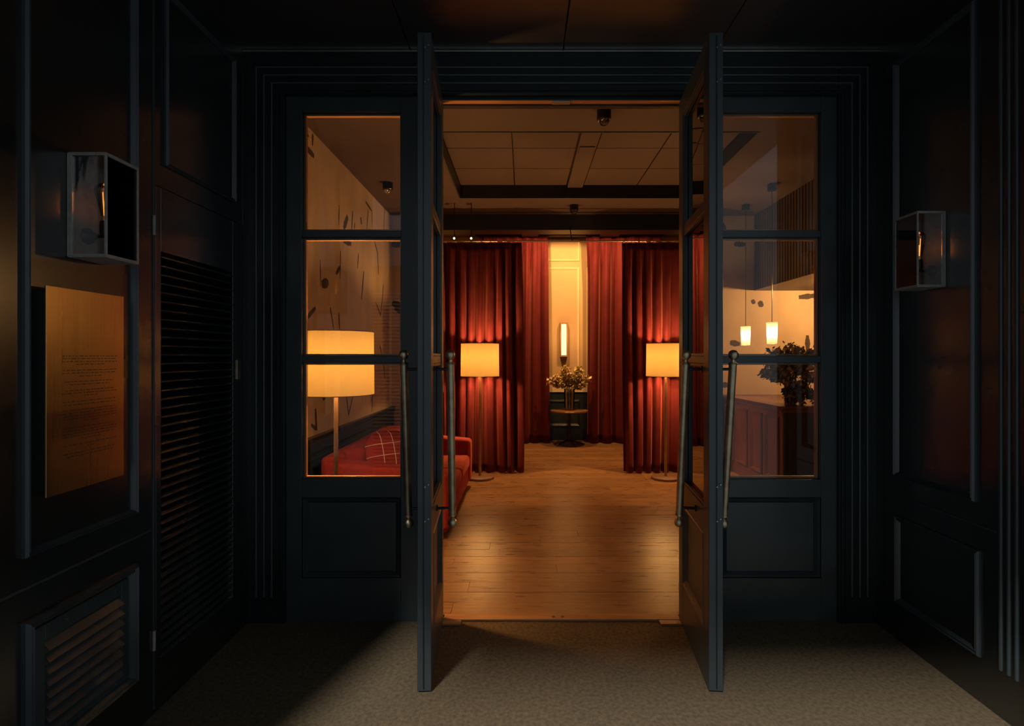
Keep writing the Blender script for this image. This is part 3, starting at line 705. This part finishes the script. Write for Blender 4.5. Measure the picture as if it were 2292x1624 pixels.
leafy(a2, (2.86, 5.66, DZ+.28), .42, 2200, 8, ['leaf_dark', 'leaf_dark', 'leaf_gold', 'stem'], .05, (2.86, 5.66, DZ+.22), 34, (1.12, .75, .98), droop=.10)
leafy(a2, (2.90, 5.60, DZ+.16), .2, 900, 18, ['leaf_dark', 'stem'], .06, (2.86, 5.66, DZ+.2), 14, (1, .8, .5), droop=.20)
# ---------------------------------------------------------------- sofa
sf = tag(thing('sofa', (-1.1, 4.95, 0)), 'low red upholstered sofa along the mural wall', 'sofa')
sx0, sx1, sy0, sy1 = -1.60, -.585, 4.18, 6.04
B(sx0+.02, sx1-.02, sy0+.03, sy1-.03, .06, .24).build('base', 'sofa_fabric', sf, bev=.02, seg=3)
for i in range(2):
    L0 = sy0+.20; Lm = (sy1-.20-L0)/2
    B(sx0+.22, sx1+.0, L0+i*Lm+.004, L0+(i+1)*Lm-.004, .24, .385).build('seat_cushion', 'sofa_fabric', sf, bev=.045, seg=5)
    B(sx0+.10, sx0+.30, L0+i*Lm+.006, L0+(i+1)*Lm-.006, .36, .70).build('back_cushion', 'sofa_fabric', sf, bev=.06, seg=5)
B(sx0, sx0+.14, sy0+.02, sy1-.02, .10, .66).build('backrest', 'sofa_fabric', sf, bev=.045, seg=4)
for y0_, y1_ in ((sy0, sy0+.20), (sy1-.20, sy1)):
    a = MB()
    zt0, zt1 = .63, .535
    vs_ = [(sx0+.02, y0_, .08), (sx1+.005, y0_, .08), (sx1+.005, y0_, zt1), (sx0+.02, y0_, zt0), (sx0+.02, y1_, .08), (sx1+.005, y1_, .08), (sx1+.005, y1_, zt1), (sx0+.02, y1_, zt0)]
    a.add(vs_, [(0,1,2,3), (4,7,6,5), (0,4,5,1), (1,5,6,2), (2,6,7,3), (3,7,4,0)])
    a.build('armrest', 'sofa_fabric', sf, bev=.04, seg=5)
for x in (sx0+.08, sx1-.08):
    for y in (sy0+.08, sy1-.08): MB().cyl((x, y, .001), (x, y, .07), .018, .024, n=12).build('leg', 'black_metal', sf, smooth=True)
def pillow(c, rot, sz, m, label, stripes=False):
    r = tag(thing('cushion', c), label, 'cushion')
    r.rotation_euler = rot
    vs = []; fs = []; n = 12
    for side in (1, -1):
        for i in range(n+1):
            for j in range(n+1):
                u, v = i/n*2-1, j/n*2-1
                t = (max(0, (1-u*u))*max(0, (1-v*v)))**.42*.085
                k = 1-.16*(abs(v)**2); k2 = 1-.16*(abs(u)**2)
                vs.append((side*t, u*sz*.5*k, v*sz*.5*k2))
    N1 = (n+1)**2
    for s_ in (0, 1):
        for i in range(n):
            for j in range(n):
                q = s_*N1+i*(n+1)+j; fs.append((q, q+1, q+n+2, q+n+1))
    b = MB().add(vs, fs).build('cover', m, r, local=True, smooth=True)
    if stripes:
        mb = MB()
        for k in (-.45, 0, .45):
            for ax in (0, 1):
                pts = []
                for i in range(n+1):
                    u = i/n*2-1; U, V = (u, k) if ax else (k, u)
                    t = (max(0, (1-U*U))*max(0, (1-V*V)))**.42*.085+.002
                    pts.append(Vector((t, U*sz*.5, V*sz*.5)))
                mb.tube(pts, .003, 5)
        mb.build('check_lines', 'white_print', r, local=True)['kind'] = 'stuff'
pillow((-1.12, 4.53, .61), (0, math.radians(-20), math.radians(-52)), .43, 'sofa_fabric', 'red cushion with a thin pale check, leaning in the near corner of the sofa', True)
pillow((-1.05, 5.02, .60), (0, math.radians(-20), math.radians(-12)), .38, 'sofa_fabric', 'plain red cushion leaning on the sofa back beside the checked one')
# ---------------------------------------------------------------- street side screen mirrored in the left sidelight
sr = tag(thing('slatted_screen', (-1.7, -.9, 0)), 'white slatted shutter on the street, seen only as a reflection in the left sidelight', 'shutter')
MB().box(-2.30, -1.2, -.96, -.92, 0, 2.95).build('frame', 'shutter_frame', sr)
B(-2.2, -1.2, -.92, -.90, 2.60, 2.93).build('fascia', 'shutter_white', sr)
s0 = None
for k in range(50):
    if s0 is None: s0 = B(-.50, .50, -.006, .006, -.012, .012).build('slat', 'shutter_white', sr, local=True); o = s0
    else: o = s0.copy(); C.objects.link(o); o.parent = sr
    o.location = (0, .01, .02+k*.0455)
